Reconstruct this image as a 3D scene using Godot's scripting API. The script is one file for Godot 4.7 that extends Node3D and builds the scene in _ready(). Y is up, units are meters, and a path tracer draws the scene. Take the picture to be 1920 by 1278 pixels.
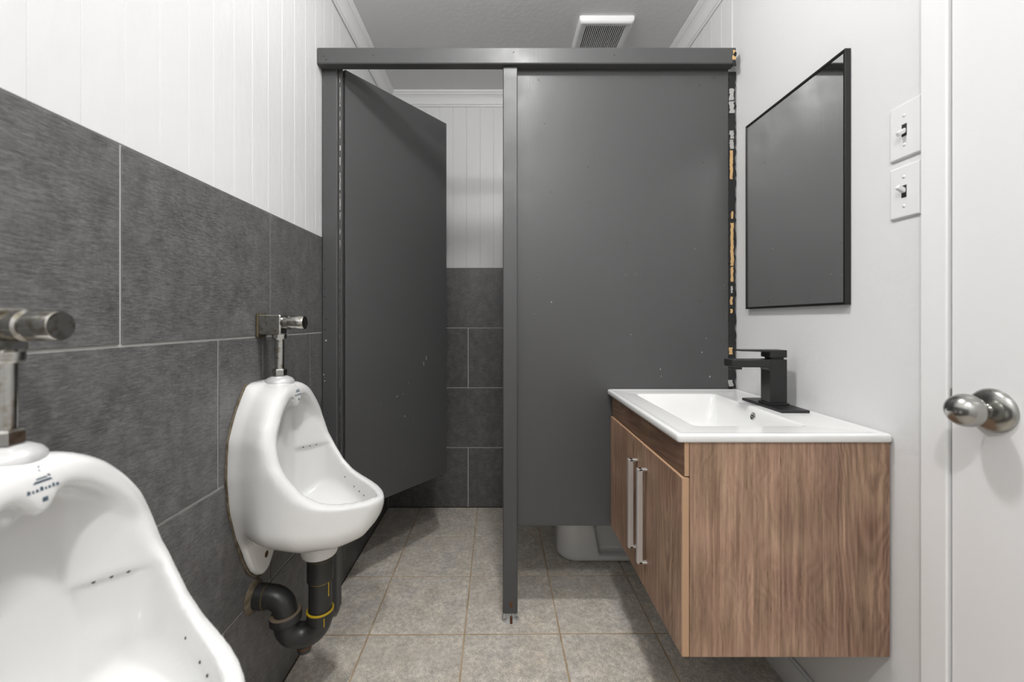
extends Node3D
# A small washroom: two urinals on a dark tiled wall, a painted plywood stall, a vanity with mirror and the door.
# World: x to the right, y up, the room goes away from the camera along -z. The helpers take depth "d" (= -z).

const EYE := 1.05          # height of the camera
const XL := -0.63          # face of the left wall
const XR := 0.835          # face of the right wall
const ZB := 2.363          # depth of the back wall
const ZF := -0.80          # depth of the wall behind the camera
const CEIL := 2.32
const TILE_TOP := 1.343
var M := {}
var taken := {}
var rng := RandomNumberGenerator.new()

# ------------------------------------------------------------------ nodes
func numbered(called: String) -> String:
	if not taken.has(called):
		taken[called] = 0
		return called
	taken[called] += 1
	return "%s_%03d" % [called, taken[called]]

func node(called: String, at := Vector3.ZERO) -> Node3D:
	var o := Node3D.new()
	o.name = numbered(called)
	add_child(o)
	o.position = at
	return o

func tag(o: Node, label: String, category: String, group := "") -> void:
	o.set_meta("label", label)
	o.set_meta("category", category)
	if group != "":
		o.set_meta("group", group)

func part(called: String, mesh: Mesh, mat: Material, parent: Node = self, at := Vector3.ZERO) -> MeshInstance3D:
	var o := MeshInstance3D.new()
	o.name = called
	o.mesh = mesh
	o.material_override = mat
	o.position = at
	o.cast_shadow = GeometryInstance3D.SHADOW_CASTING_SETTING_ON
	parent.add_child(o, true)
	return o

func struct(called: String, mesh: Mesh, mat: Material, at := Vector3.ZERO) -> MeshInstance3D:
	var o := part(called, mesh, mat, self, at)
	o.set_meta("kind", "structure")
	return o

# ------------------------------------------------------------------ shapes
func begin() -> SurfaceTool:
	var st := SurfaceTool.new()
	st.begin(Mesh.PRIMITIVE_TRIANGLES)
	return st

func face_uv(p: Vector3, n: Vector3) -> Vector2:
	var a := n.abs()
	if a.x >= a.y and a.x >= a.z:
		return Vector2(p.z, p.y)
	if a.y >= a.z:
		return Vector2(p.x, p.z)
	return Vector2(p.x, p.y)

func tri(st: SurfaceTool, a: Vector3, b: Vector3, c: Vector3, out: Vector3, uvo := Vector2.ZERO) -> void:
	# front faces run clockwise: the geometric normal (b-a)x(c-a) then points away from the viewer
	var g := (b - a).cross(c - a)
	if g.dot(out) > 0.0:
		var t := b
		b = c
		c = t
	var n := out.normalized()
	for p: Vector3 in [a, b, c]:
		st.set_normal(n)
		st.set_uv(face_uv(p, n) + uvo)
		st.add_vertex(p)

func quad(st: SurfaceTool, a: Vector3, b: Vector3, c: Vector3, e: Vector3, out: Vector3, uvo := Vector2.ZERO) -> void:
	tri(st, a, b, c, out, uvo)
	tri(st, a, c, e, out, uvo)

# a box with chamfered edges, from corner lo to corner hi
func add_box(st: SurfaceTool, lo: Vector3, hi: Vector3, bev := 0.001, uvo := Vector2.ZERO) -> void:
	var c := (lo + hi) * 0.5
	var h := (hi - lo).abs() * 0.5
	var b := minf(bev, minf(h.x, minf(h.y, h.z)) * 0.9)
	for ax in 3:
		var u := (ax + 1) % 3
		var v := (ax + 2) % 3
		for s in [-1.0, 1.0]:
			var q := []
			for k in [[-1.0, -1.0], [1.0, -1.0], [1.0, 1.0], [-1.0, 1.0]]:
				var p := Vector3.ZERO
				p[ax] = s * h[ax]
				p[u] = k[0] * (h[u] - b)
				p[v] = k[1] * (h[v] - b)
				q.append(c + p)
			var n := Vector3.ZERO
			n[ax] = s
			quad(st, q[0], q[1], q[2], q[3], n, uvo)
	for ax in 3:   # the twelve chamfers, along axis ax
		var u := (ax + 1) % 3
		var v := (ax + 2) % 3
		for su in [-1.0, 1.0]:
			for sv in [-1.0, 1.0]:
				var q := []
				for k in [[-1.0, 0], [1.0, 0], [1.0, 1], [-1.0, 1]]:
					var p := Vector3.ZERO
					p[ax] = k[0] * (h[ax] - b)
					p[u] = su * (h[u] if k[1] == 0 else h[u] - b)
					p[v] = sv * (h[v] - b if k[1] == 0 else h[v])
					q.append(c + p)
				var n := Vector3.ZERO
				n[u] = su
				n[v] = sv
				quad(st, q[0], q[1], q[2], q[3], n, uvo)
	for sx in [-1.0, 1.0]:
		for sy in [-1.0, 1.0]:
			for sz in [-1.0, 1.0]:
				var s := Vector3(sx, sy, sz)
				tri(st, c + s * Vector3(h.x, h.y - b, h.z - b), c + s * Vector3(h.x - b, h.y, h.z - b), c + s * Vector3(h.x - b, h.y - b, h.z), s, uvo)

func box(lo: Vector3, hi: Vector3, bev := 0.001, uvo := Vector2.ZERO) -> ArrayMesh:
	var st := begin()
	add_box(st, lo, hi, bev, uvo)
	return st.commit()

# box given by x range, y range and depth range (d = -z)
func boxd(x0: float, x1: float, y0: float, y1: float, d0: float, d1: float, bev := 0.001, uvo := Vector2.ZERO) -> ArrayMesh:
	return box(Vector3(x0, y0, -d1), Vector3(x1, y1, -d0), bev, uvo)

# loops of equal length joined by quads; smooth
func add_loft(st: SurfaceTool, loops: Array, cap_first := false, cap_last := false, closed := true, smooth := 0) -> void:
	st.set_smooth_group(smooth)
	var n: int = loops[0].size()
	for r in loops.size() - 1:
		var A = loops[r]
		var B = loops[r + 1]
		for i in (n if closed else n - 1):
			var j := (i + 1) % n
			for p in [[A, i, r], [B, j, r + 1], [A, j, r], [A, i, r], [B, i, r + 1], [B, j, r + 1]]:
				st.set_uv(Vector2(float(p[1]) / n, float(p[2]) / loops.size()))
				st.add_vertex(p[0][p[1]])
	for e in [[cap_first, loops[0], false], [cap_last, loops[-1], true]]:
		if not e[0]:
			continue
		var mid := Vector3.ZERO
		for p in e[1]:
			mid += p
		mid /= n
		st.set_smooth_group(smooth + 1 if smooth >= 0 else -1)
		for i in n:
			var a: Vector3 = e[1][i]
			var b: Vector3 = e[1][(i + 1) % n]
			for p in ([mid, b, a] if e[2] else [mid, a, b]):
				st.set_uv(Vector2(p.x, p.z))
				st.add_vertex(p)

func done(st: SurfaceTool) -> ArrayMesh:
	st.generate_normals()
	return st.commit()

# a lathed profile: points (radius, along), turned round the axis from "at" along "axis"
func lathe(profile: Array, at: Vector3, axis: Vector3, seg := 32) -> ArrayMesh:
	var st := begin()
	add_lathe(st, profile, at, axis, seg)
	return done(st)

func add_lathe(st: SurfaceTool, profile: Array, at: Vector3, axis: Vector3, seg := 32, smooth := 0) -> void:
	var w := axis.normalized()
	var u := w.cross(Vector3.UP if absf(w.y) < 0.9 else Vector3.RIGHT).normalized()
	var v := w.cross(u)
	var run := []
	var group := smooth
	for k in profile.size():
		var p = profile[k]
		var l := PackedVector3Array()
		for i in seg:
			var a := TAU * i / seg
			l.append(at + w * p[1] + (u * cos(a) + v * sin(a)) * p[0])
		run.append(l)
		var last := k == profile.size() - 1
		var sharp := false
		if k > 0 and not last:
			var d0 := Vector2(p[0] - profile[k - 1][0], p[1] - profile[k - 1][1])
			var d1 := Vector2(profile[k + 1][0] - p[0], profile[k + 1][1] - p[1])
			sharp = absf(d0.angle_to(d1)) > 0.62
		if last or sharp:
			var first := run.size() == k + 1
			add_loft(st, run, first and profile[0][0] > 0.0001, last and p[0] > 0.0001, true, group)
			if smooth >= 0:
				group += 2
			run = [l]

# a tube along points
func add_tube(st: SurfaceTool, path: Array, r: float, seg := 20, smooth := 0) -> void:
	var loops := []
	var t0: Vector3 = (path[1] - path[0]).normalized()
	var u := t0.cross(Vector3.UP if absf(t0.y) < 0.9 else Vector3.BACK).normalized()
	for k in path.size():
		var t: Vector3 = (path[mini(k + 1, path.size() - 1)] - path[maxi(k - 1, 0)]).normalized()
		u = (u - t * u.dot(t)).normalized()
		var v := t.cross(u)
		var l := PackedVector3Array()
		for i in seg:
			var a := TAU * i / seg
			l.append(path[k] + (u * cos(a) + v * sin(a)) * r)
		loops.append(l)
	add_loft(st, loops, true, true, true, smooth)

func tube(path: Array, r: float, seg := 20) -> ArrayMesh:
	var st := begin()
	add_tube(st, path, r, seg)
	return done(st)

# a flat outline (2-D points) given thickness; map() takes (a, b, t) to space
func add_plate(st: SurfaceTool, pts: PackedVector2Array, put: Callable, t0: float, t1: float) -> void:
	var idx := Geometry2D.triangulate_polygon(pts)
	var away: Vector3 = put.call(0.0, 0.0, 1.0) - put.call(0.0, 0.0, 0.0)
	for s in [[t0, -1.0], [t1, 1.0]]:
		for i in range(0, idx.size(), 3):
			var q := []
			for k in 3:
				q.append(put.call(pts[idx[i + k]].x, pts[idx[i + k]].y, s[0]))
			tri(st, q[0], q[1], q[2], away * s[1])
	var mid := Vector2.ZERO
	for p in pts:
		mid += p
	mid /= pts.size()
	for i in pts.size():
		var a := pts[i]
		var b := pts[(i + 1) % pts.size()]
		var e := (b - a).orthogonal()
		if e.dot((a + b) * 0.5 - mid) < 0.0:
			e = -e
		var o: Vector3 = put.call(e.x, e.y, 0.0) - put.call(0.0, 0.0, 0.0)
		quad(st, put.call(a.x, a.y, t0), put.call(b.x, b.y, t0), put.call(b.x, b.y, t1), put.call(a.x, a.y, t1), o)

# the surface where f(p) = 0, as surface nets; mirrored in z when both ends of the grid are
func surface_net(f: Callable, lo: Vector3, hi: Vector3, h: float) -> ArrayMesh:
	var nx := int(ceil((hi.x - lo.x) / h)) + 1
	var ny := int(ceil((hi.y - lo.y) / h)) + 1
	var half := int(ceil(hi.z / h))
	var nz := 2 * half + 1
	var V := PackedFloat32Array()
	V.resize(nx * ny * nz)
	for i in nx:
		for j in ny:
			var row := (i * ny + j) * nz
			for k in half + 1:
				var val: float = f.call(lo.x + i * h, lo.y + j * h, k * h)
				V[row + half + k] = val
				V[row + half - k] = val
	var id := PackedInt32Array()
	id.resize(nx * ny * nz)
	id.fill(-1)
	var P := PackedVector3Array()
	var N := PackedVector3Array()
	var I := PackedInt32Array()
	var sx := ny * nz
	var sy := nz
	var off := [0, 1, sy, sy + 1, sx, sx + 1, sx + sy, sx + sy + 1]
	var edges := [[0, 1], [2, 3], [4, 5], [6, 7], [0, 2], [1, 3], [4, 6], [5, 7], [0, 4], [1, 5], [2, 6], [3, 7]]
	var cor := []
	for c in 8:
		cor.append(Vector3((c >> 2) & 1, (c >> 1) & 1, c & 1))
	for i in nx - 1:
		for j in ny - 1:
			var row := (i * ny + j) * nz
			for k in nz - 1:
				var at := row + k
				var neg := 0
				for o in off:
					if V[at + o] < 0.0:
						neg += 1
				if neg == 0 or neg == 8:
					continue
				var sum := Vector3.ZERO
				var cnt := 0
				for e in edges:
					var a := V[at + off[e[0]]]
					var b := V[at + off[e[1]]]
					if (a < 0.0) != (b < 0.0):
						sum += cor[e[0]].lerp(cor[e[1]], a / (a - b))
						cnt += 1
				var q := sum / cnt
				var g := Vector3(
					V[at + sx] + V[at + sx + 1] + V[at + sx + sy] + V[at + sx + sy + 1] - V[at] - V[at + 1] - V[at + sy] - V[at + sy + 1],
					V[at + sy] + V[at + sy + 1] + V[at + sx + sy] + V[at + sx + sy + 1] - V[at] - V[at + 1] - V[at + sx] - V[at + sx + 1],
					V[at + 1] + V[at + sy + 1] + V[at + sx + 1] + V[at + sx + sy + 1] - V[at] - V[at + sy] - V[at + sx] - V[at + sx + sy])
				id[at] = P.size()
				P.append(lo + Vector3((i + q.x) * h, (j + q.y) * h, 0.0) + Vector3(0, 0, (k + q.z - half) * h - lo.z))
				N.append(g.normalized())
	for i in range(1, nx - 1):
		for j in range(1, ny - 1):
			var row := (i * ny + j) * nz
			for k in range(1, nz - 1):
				var at := row + k
				var a := V[at] < 0.0
				for e in [[sx, sy, 1], [sy, 1, sx], [1, sx, sy]]:
					if a == (V[at + e[0]] < 0.0):
						continue
					var q0 := id[at]
					var q1 := id[at - e[1]]
					var q2 := id[at - e[1] - e[2]]
					var q3 := id[at - e[2]]
					if q0 < 0 or q1 < 0 or q2 < 0 or q3 < 0:
						continue
					if a:
						I.append_array([q0, q3, q2, q0, q2, q1])
					else:
						I.append_array([q0, q1, q2, q0, q2, q3])
	# relax the vertices a little so that the grid does not show in the gloss, then take smooth normals
	for pass_ in 2:
		var S := PackedVector3Array()
		S.resize(P.size())
		var C := PackedInt32Array()
		C.resize(P.size())
		for t in range(0, I.size(), 3):
			var a := I[t]
			var b := I[t + 1]
			var c := I[t + 2]
			S[a] += P[b] + P[c]
			S[b] += P[a] + P[c]
			S[c] += P[a] + P[b]
			C[a] += 2
			C[b] += 2
			C[c] += 2
		for v in P.size():
			if C[v] > 0:
				P[v] = P[v].lerp(S[v] / C[v], 0.5)
	for v in N.size():
		N[v] = Vector3.ZERO
	for t in range(0, I.size(), 3):
		var g := (P[I[t + 2]] - P[I[t]]).cross(P[I[t + 1]] - P[I[t]])
		N[I[t]] += g
		N[I[t + 1]] += g
		N[I[t + 2]] += g
	for v in N.size():
		N[v] = N[v].normalized()
	var arr := []
	arr.resize(Mesh.ARRAY_MAX)
	arr[Mesh.ARRAY_VERTEX] = P
	arr[Mesh.ARRAY_NORMAL] = N
	arr[Mesh.ARRAY_INDEX] = I
	var m := ArrayMesh.new()
	m.add_surface_from_arrays(Mesh.PRIMITIVE_TRIANGLES, arr)
	return m

func smax(a: float, b: float, k: float) -> float:
	var h := maxf(k - absf(a - b), 0.0) / k
	return maxf(a, b) + h * h * k * 0.25

func smin(a: float, b: float, k: float) -> float:
	var h := maxf(k - absf(a - b), 0.0) / k
	return minf(a, b) - h * h * k * 0.25

# value of a table [[x, y] ...] at x, smoothly between
func table(t: Array, x: float) -> float:
	if x <= t[0][0]:
		return t[0][1]
	for i in range(1, t.size()):
		if x <= t[i][0]:
			var a := float(t[i - 1][1])
			var s: float = (x - t[i - 1][0]) / (t[i][0] - t[i - 1][0])
			return lerpf(a, t[i][1], s)
	return t[-1][1]

# a dense, smoothed copy of a table, for quick reading
func bake(t: Array, x0: float, x1: float, n: int, blur: int) -> PackedFloat32Array:
	var a := PackedFloat32Array()
	for i in n:
		a.append(table(t, x0 + (x1 - x0) * i / (n - 1)))
	for k in blur:
		var b := a.duplicate()
		for i in range(1, n - 1):
			b[i] = (a[i - 1] + a[i] * 2.0 + a[i + 1]) * 0.25
		a = b
	return a

func look(a: PackedFloat32Array, x0: float, x1: float, x: float) -> float:
	var f := clampf((x - x0) / (x1 - x0), 0.0, 1.0) * (a.size() - 1)
	var i := mini(int(f), a.size() - 2)
	return lerpf(a[i], a[i + 1], f - i)

# ------------------------------------------------------------------ materials
func noise(seed_: int, freq: float, oct := 3, type := FastNoiseLite.TYPE_SIMPLEX_SMOOTH) -> FastNoiseLite:
	var n := FastNoiseLite.new()
	n.seed = seed_
	n.frequency = freq
	n.noise_type = type
	n.fractal_octaves = oct
	n.fractal_type = FastNoiseLite.FRACTAL_FBM if oct > 1 else FastNoiseLite.FRACTAL_NONE
	return n

func mat(called: String, c: Color, rough: float, metal := 0.0, spec := 0.5) -> StandardMaterial3D:
	var m := StandardMaterial3D.new()
	m.resource_name = called
	m.albedo_color = c
	m.roughness = rough
	m.metallic = metal
	m.metallic_specular = spec
	M[called] = m
	return m

func grey(v: float) -> Color:
	return Color(v, v, v)

func noise_tex(seed_: int, freq: float, oct: int, ramp: Array, size := 512, type := FastNoiseLite.TYPE_SIMPLEX_SMOOTH) -> NoiseTexture2D:
	var t := NoiseTexture2D.new()
	t.width = size
	t.height = size
	t.seamless = true
	t.noise = noise(seed_, freq, oct, type)
	var g := Gradient.new()
	g.offsets = PackedFloat32Array(range(ramp.size()).map(func(i): return float(i) / (ramp.size() - 1)))
	g.colors = PackedColorArray(ramp)
	t.color_ramp = g
	return t

func bump(m: StandardMaterial3D, tex: Texture2D, cm: float) -> void:
	m.heightmap_enabled = true
	m.heightmap_texture = tex
	m.heightmap_scale = cm

func tri_world(m: StandardMaterial3D, scale: Vector3) -> void:
	m.uv1_triplanar = true
	m.uv1_world_triplanar = true
	m.uv1_triplanar_sharpness = 4.0
	m.uv1_scale = scale

# picture whose pixels come from shade(x, y) in 0..1, wrapping by a cross-fade near the far edges
func picture(w: int, h: int, shade: Callable) -> ImageTexture:
	var im := Image.create_empty(w, h, false, Image.FORMAT_RGB8)
	for y in h:
		for x in w:
			im.set_pixel(x, y, shade.call(x, y))
	return ImageTexture.create_from_image(im)

func make_materials() -> void:
	# painted surfaces
	var fine := noise_tex(3, 0.02, 4, [Color.BLACK, Color.WHITE], 512)
	var w := mat("wall_paint", grey(0.85), 0.5)
	tri_world(w, Vector3(3, 3, 3))
	bump(w, fine, 0.04)
	w = mat("board_paint", grey(0.85), 0.45)
	tri_world(w, Vector3(3, 1.2, 3))
	bump(w, fine, 0.05)
	w = mat("ceiling_paint", grey(0.91), 0.6)
	tri_world(w, Vector3(3, 3, 3))
	bump(w, fine, 0.05)
	w = mat("trim_paint", grey(0.89), 0.38)
	mat("door_paint", grey(0.88), 0.36)
	# dark grey stall paint, brushed on plywood
	var brush := picture(512, 512, brush_shade.bind(noise(21, 1.0, 3), noise(22, 1.0, 2)))
	w = mat("stall_paint", Color(0.290, 0.290, 0.292), 0.36)
	tri_world(w, Vector3(2.2, 2.2, 2.2))
	bump(w, brush, 0.016)
	w.roughness_texture = noise_tex(5, 0.012, 4, [grey(0.75), grey(1.0)], 256)
	w.roughness = 0.50
	mat("nail_hole", grey(0.10), 0.8)
	mat("paint_chip", grey(0.75), 0.7)
	mat("bare_wood", Color(0.80, 0.66, 0.46), 0.75)
	mat("old_plaster", Color(0.66, 0.66, 0.65), 0.8)
	mat("torn_backing", grey(0.12), 0.75)
	mat("rust", Color(0.36, 0.22, 0.12), 0.8)
	# wall tiles: charcoal porcelain with a fine woven grain running along the wall
	w = mat("wall_tile", Color(1, 1, 1), 0.46)
	var tile_pic := picture(1024, 512, tile_shade.bind(noise(31, 1.0, 3), noise(32, 1.0, 2), noise(33, 1.0, 3)))
	w.albedo_texture = tile_pic
	w.uv1_scale = Vector3(1.0 / 0.62, 1.0 / 0.42, 1)
	bump(w, tile_pic, 0.03)
	w = mat("wall_grout", Color(0.74, 0.735, 0.72), 0.9)
	# floor tiles: mottled taupe stone
	var floor_pic := picture(1024, 1024, floor_shade.bind(noise(41, 1.0, 4), noise(42, 1.0, 3), noise(43, 1.0, 4), noise(44, 1.0, 2, FastNoiseLite.TYPE_CELLULAR)))
	w = mat("floor_tile", Color(1, 1, 1), 0.5)
	w.albedo_texture = floor_pic
	w.uv1_scale = Vector3(1.0 / 0.75, 1.0 / 0.75, 1)
	bump(w, floor_pic, 0.09)
	w = mat("floor_grout", Color(0.76, 0.685, 0.585), 0.9)
	w.albedo_texture = noise_tex(9, 0.02, 4, [Color(0.78, 0.74, 0.68), Color(1, 1, 1)], 256)
	tri_world(w, Vector3(2, 2, 2))
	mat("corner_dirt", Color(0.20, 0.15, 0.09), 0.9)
	# ceramic, metal, plastics
	w = mat("ceramic", Color(0.865, 0.865, 0.86), 0.10)
	w.clearcoat_enabled = true
	w.clearcoat = 0.5
	w.clearcoat_roughness = 0.04
	mat("sink_ceramic", Color(0.885, 0.885, 0.88), 0.08)
	mat("emblem_ink", Color(0.30, 0.37, 0.43), 0.4)
	w = mat("caulk", Color(0.50, 0.46, 0.39), 0.85)
	w.albedo_texture = noise_tex(11, 0.03, 4, [Color(0.45, 0.40, 0.33), Color(1, 1, 1)], 256)
	tri_world(w, Vector3(4, 4, 4))
	mat("stain", Color(0.55, 0.33, 0.24), 0.5)
	mat("spud_metal", grey(0.80), 0.3, 0.25)
	mat("chrome", grey(0.78), 0.10, 1.0)
	w = mat("worn_chrome", Color(0.74, 0.735, 0.72), 0.20, 1.0)
	w.albedo_texture = noise_tex(12, 0.02, 4, [Color(0.70, 0.66, 0.58), Color(1, 1, 1), Color(0.95, 0.95, 0.95)], 256)
	tri_world(w, Vector3(9, 9, 9))
	w = mat("tarnish", Color(0.37, 0.335, 0.26), 0.6, 0.6)
	mat("nickel", Color(0.66, 0.655, 0.64), 0.22, 1.0)
	mat("aluminium", Color(0.88, 0.87, 0.86), 0.42, 0.75)
	mat("black_metal", grey(0.115), 0.40, 0.0, 0.5)
	mat("mirror_glass", grey(0.95), 0.0, 1.0)
	mat("mirror_frame", grey(0.07), 0.38)
	w = mat("black_pipe", grey(0.155), 0.36)
	w.roughness_texture = noise_tex(13, 0.02, 3, [grey(0.6), grey(1.0)], 256)
	w.roughness = 0.5
	tri_world(w, Vector3(6, 6, 6))
	mat("pipe_cement", Color(0.72, 0.60, 0.10), 0.5)
	mat("pipe_ring", Color(0.45, 0.40, 0.33), 0.6)
	mat("brass_hole", Color(0.40, 0.27, 0.16), 0.6, 0.5)
	mat("hole_dark", grey(0.17), 0.6)
	mat("white_plastic", grey(0.92), 0.34)
	mat("switch_plastic", grey(0.87), 0.35)
	mat("switch_dark", grey(0.16), 0.5)
	mat("duct_metal", Color(0.50, 0.49, 0.47), 0.6, 0.3)
	# walnut-coloured veneer
	var wood := picture(1024, 1024, wood_shade.bind(noise(51, 1.0, 3), noise(52, 1.0, 3), noise(53, 1.0, 2), noise(54, 1.0, 1)))
	w = mat("veneer", Color(1, 1, 1), 0.48)
	w.albedo_texture = wood
	w.uv1_scale = Vector3(1.0 / 0.56, 1.0 / 0.56, 1)
	bump(w, wood, 0.008)
	w = mat("veneer_edge", Color(0.71, 0.575, 0.455), 0.5)
	w = mat("veneer_across", Color(0.88, 0.86, 0.84), 0.48)
	w.albedo_texture = wood
	w.uv1_scale = Vector3(1.0 / 0.56, 1.0 / 0.56, 1)
	mat("cabinet_inside", Color(0.30, 0.25, 0.20), 0.7)
	# lamps
	w = mat("lamp_glow", grey(1.0), 0.5)
	w.emission_enabled = true
	w.emission = Color(1, 0.985, 0.965)
	w.emission_energy_multiplier = 3.0

func brush_shade(x: int, y: int, a: FastNoiseLite, b: FastNoiseLite) -> Color:
	var t := TAU * x / 512.0
	var s := TAU * y / 512.0
	var v := 0.5 + 0.30 * a.get_noise_3d(cos(t) * 9.0, sin(t) * 9.0, sin(s) * 0.9 + cos(s) * 0.4) + 0.25 * b.get_noise_3d(cos(t) * 30.0, sin(t) * 30.0, sin(s) * 2.0)
	return grey(clampf(v, 0, 1))

func tile_shade(x: int, y: int, a: FastNoiseLite, b: FastNoiseLite, c: FastNoiseLite) -> Color:
	# long fine threads along x with short cross threads and cloudy patches
	var u := TAU * x / 1024.0
	var cu := cos(u)
	var su := sin(u)
	var warp := 1.5 * c.get_noise_3d(cu * 1.2, su * 1.2, y * 0.010)
	var thread := a.get_noise_3d(cu * 3.2, su * 3.2, y * 0.34 + warp)
	var thin := b.get_noise_3d(cu * 9.0, su * 9.0, y * 0.75 + warp)
	var cross_ := b.get_noise_3d(cu * 46.0, su * 46.0, y * 0.05)
	var cloud := c.get_noise_3d(cu * 2.4 + 7.0, su * 2.4, y * 0.012)
	var v := 0.365 + 0.10 * thread + 0.09 * thin + 0.022 * cross_ + 0.055 * cloud
	v = clampf(v, 0.14, 0.62)
	return Color(v * 1.0, v * 0.99, v * 0.985)

func floor_shade(x: int, y: int, a: FastNoiseLite, b: FastNoiseLite, c: FastNoiseLite, e: FastNoiseLite) -> Color:
	var X := x / 1024.0
	var Y := y / 1024.0
	# fade the picture into its own start near the far edges so that it repeats without a seam
	var v := floor_value(X, Y, a, b, c, e)
	var fx := smoothstep(0.85, 1.0, X)
	var fy := smoothstep(0.85, 1.0, Y)
	if fx > 0.0:
		v = v.lerp(floor_value(X - 1.0, Y, a, b, c, e), fx)
	if fy > 0.0:
		v = v.lerp(floor_value(X, Y - 1.0, a, b, c, e), fy)
	return Color(v.x, v.y, v.z)

func floor_value(X: float, Y: float, a: FastNoiseLite, b: FastNoiseLite, c: FastNoiseLite, e: FastNoiseLite) -> Vector3:
	var big := a.get_noise_2d(X * 9.0, Y * 9.0)
	var mid := b.get_noise_2d(X * 34.0 + 4.0, Y * 34.0)
	var small := c.get_noise_2d(X * 150.0, Y * 150.0)
	var vein := 1.0 - absf(b.get_noise_2d(X * 46.0 + 90.0 + big * 2.0, Y * 46.0 + mid))
	vein = pow(maxf(vein - 0.72, 0.0) / 0.28, 3.0)
	var v := 0.74 + 0.09 * big + 0.10 * mid + 0.15 * small + 0.10 * vein
	var tone := a.get_noise_2d(X * 5.0 + 50.0, Y * 5.0)
	return Vector3(v, v * (0.962 + 0.012 * tone), v * (0.905 + 0.035 * tone)).clampf(0.1, 0.95)

func wood_shade(x: int, y: int, a: FastNoiseLite, b: FastNoiseLite, c: FastNoiseLite, e: FastNoiseLite) -> Color:
	# the grain runs along y; boards of unequal width, one with arched figure
	var X := x / 1024.0
	var Y := y / 1024.0
	var cuts := [0.0, 0.10, 0.311, 0.53, 0.70, 0.86, 1.0]
	var board := 0
	while board < 5 and X > cuts[board + 1]:
		board += 1
	var bx: float = (X - cuts[board]) / (cuts[board + 1] - cuts[board])
	var o := board * 13.7
	var Yw := 0.5 - 0.5 * cos(TAU * Y)     # folds so that the top meets the bottom
	var Ys := sin(TAU * Y)
	var warp := a.get_noise_3d(X * 4.0 + o, Yw * 0.6, Ys * 0.6)
	var ring := 0.0
	if board == 2:   # arched figure
		var cx := (bx - 0.60) + 0.16 * warp
		ring = sin((cx * cx * 16.0 - Y * 4.0 + 1.2 * warp) * TAU)
		ring = 0.11 * ring
	else:
		ring = 0.05 * sin((X * 30.0 + 2.2 * warp) * TAU)
	var streak := b.get_noise_3d(X * 34.0 + o, Yw * 0.32, Ys * 0.32)
	var streak2 := b.get_noise_3d(X * 95.0 + o, Yw * 0.55, Ys * 0.55)
	var fibre := c.get_noise_3d(X * 300.0, Yw * 2.6, Ys * 2.6)
	var pore := maxf(0.0, c.get_noise_3d(X * 380.0 + 9.0, Yw * 7.0, Ys * 7.0) - 0.30)
	var crack := maxf(0.0, b.get_noise_3d(X * 70.0 + 60.0, Yw * 1.2 + 9.0, Ys * 1.2) - 0.42)
	var tone: float = [0.05, -0.06, -0.09, 0.03, -0.03, 0.06][board]
	var v := 0.52 + tone + ring + 0.30 * streak + 0.20 * streak2 + 0.13 * fibre - 0.45 * pore - 1.2 * crack + 0.16 * e.get_noise_2d(X * 6.0 + o, Yw * 1.2)
	if board > 0 and bx < 0.010:
		v -= 0.14
	v = clampf(v, 0.0, 1.0)
	var col := Color(0.415, 0.318, 0.25).lerp(Color(0.775, 0.66, 0.55), v)
	var red := 0.5 + 0.5 * e.get_noise_2d(X * 8.0, Yw * 1.6 + 30.0)
	return col.lerp(Color(col.r * 1.0, col.g * 0.955, col.b * 0.98), red)

# ------------------------------------------------------------------ the setting
func build_lights() -> void:
	# two flush round ceiling lamps, one over the open floor, one just behind the camera
	var spots := [[0.06, 0.88, "round flush ceiling lamp over the floor before the stall", 0.85], [0.0, -0.22, "round flush ceiling lamp behind the stall lamp nearer the entrance", 1.3]]
	for s in spots:
		var o := node("ceiling_lamp", Vector3(s[0], CEIL, -s[1]))
		tag(o, s[2], "lamp", "flush ceiling lamps")
		part("rim", lathe([[0.075, 0.0], [0.075, 0.010], [0.070, 0.018], [0.060, 0.022], [0.056, 0.020]], Vector3.ZERO, Vector3.DOWN, 40), M.white_plastic, o)
		var dome := [[0.056, 0.020], [0.058, 0.035]]
		for i in 9:
			var t := PI / 2 * i / 8.0
			dome.append([maxf(0.058 * cos(t), 0.00005), 0.055 + 0.058 * sin(t)])
		part("globe", lathe(dome, Vector3.ZERO, Vector3.DOWN, 40), M.lamp_glow, o)
		var l := OmniLight3D.new()
		l.name = "glow"
		l.light_size = 0.045
		l.light_energy = LAMP * s[3]
		l.light_color = Color(0.995, 0.993, 0.99)
		l.omni_range = 6.0
		l.omni_attenuation = 2.0
		l.shadow_enabled = true
		o.add_child(l)
		l.position = Vector3(0, -0.066, 0)
		var b := SpotLight3D.new()
		b.name = "reflector_glow"
		b.light_size = 0.045
		b.light_energy = DOWN * s[3]
		b.light_color = Color(0.995, 0.993, 0.99)
		b.spot_range = 6.0
		b.spot_attenuation = 2.0
		b.spot_angle = 52.0
		b.spot_angle_attenuation = 1.0
		b.shadow_enabled = true
		o.add_child(b)
		b.position = Vector3(0, -0.066, 0)
		b.rotation_degrees = Vector3(-90, 0, 0)
const LAMP := 0.42
const DOWN := 0.75

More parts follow.
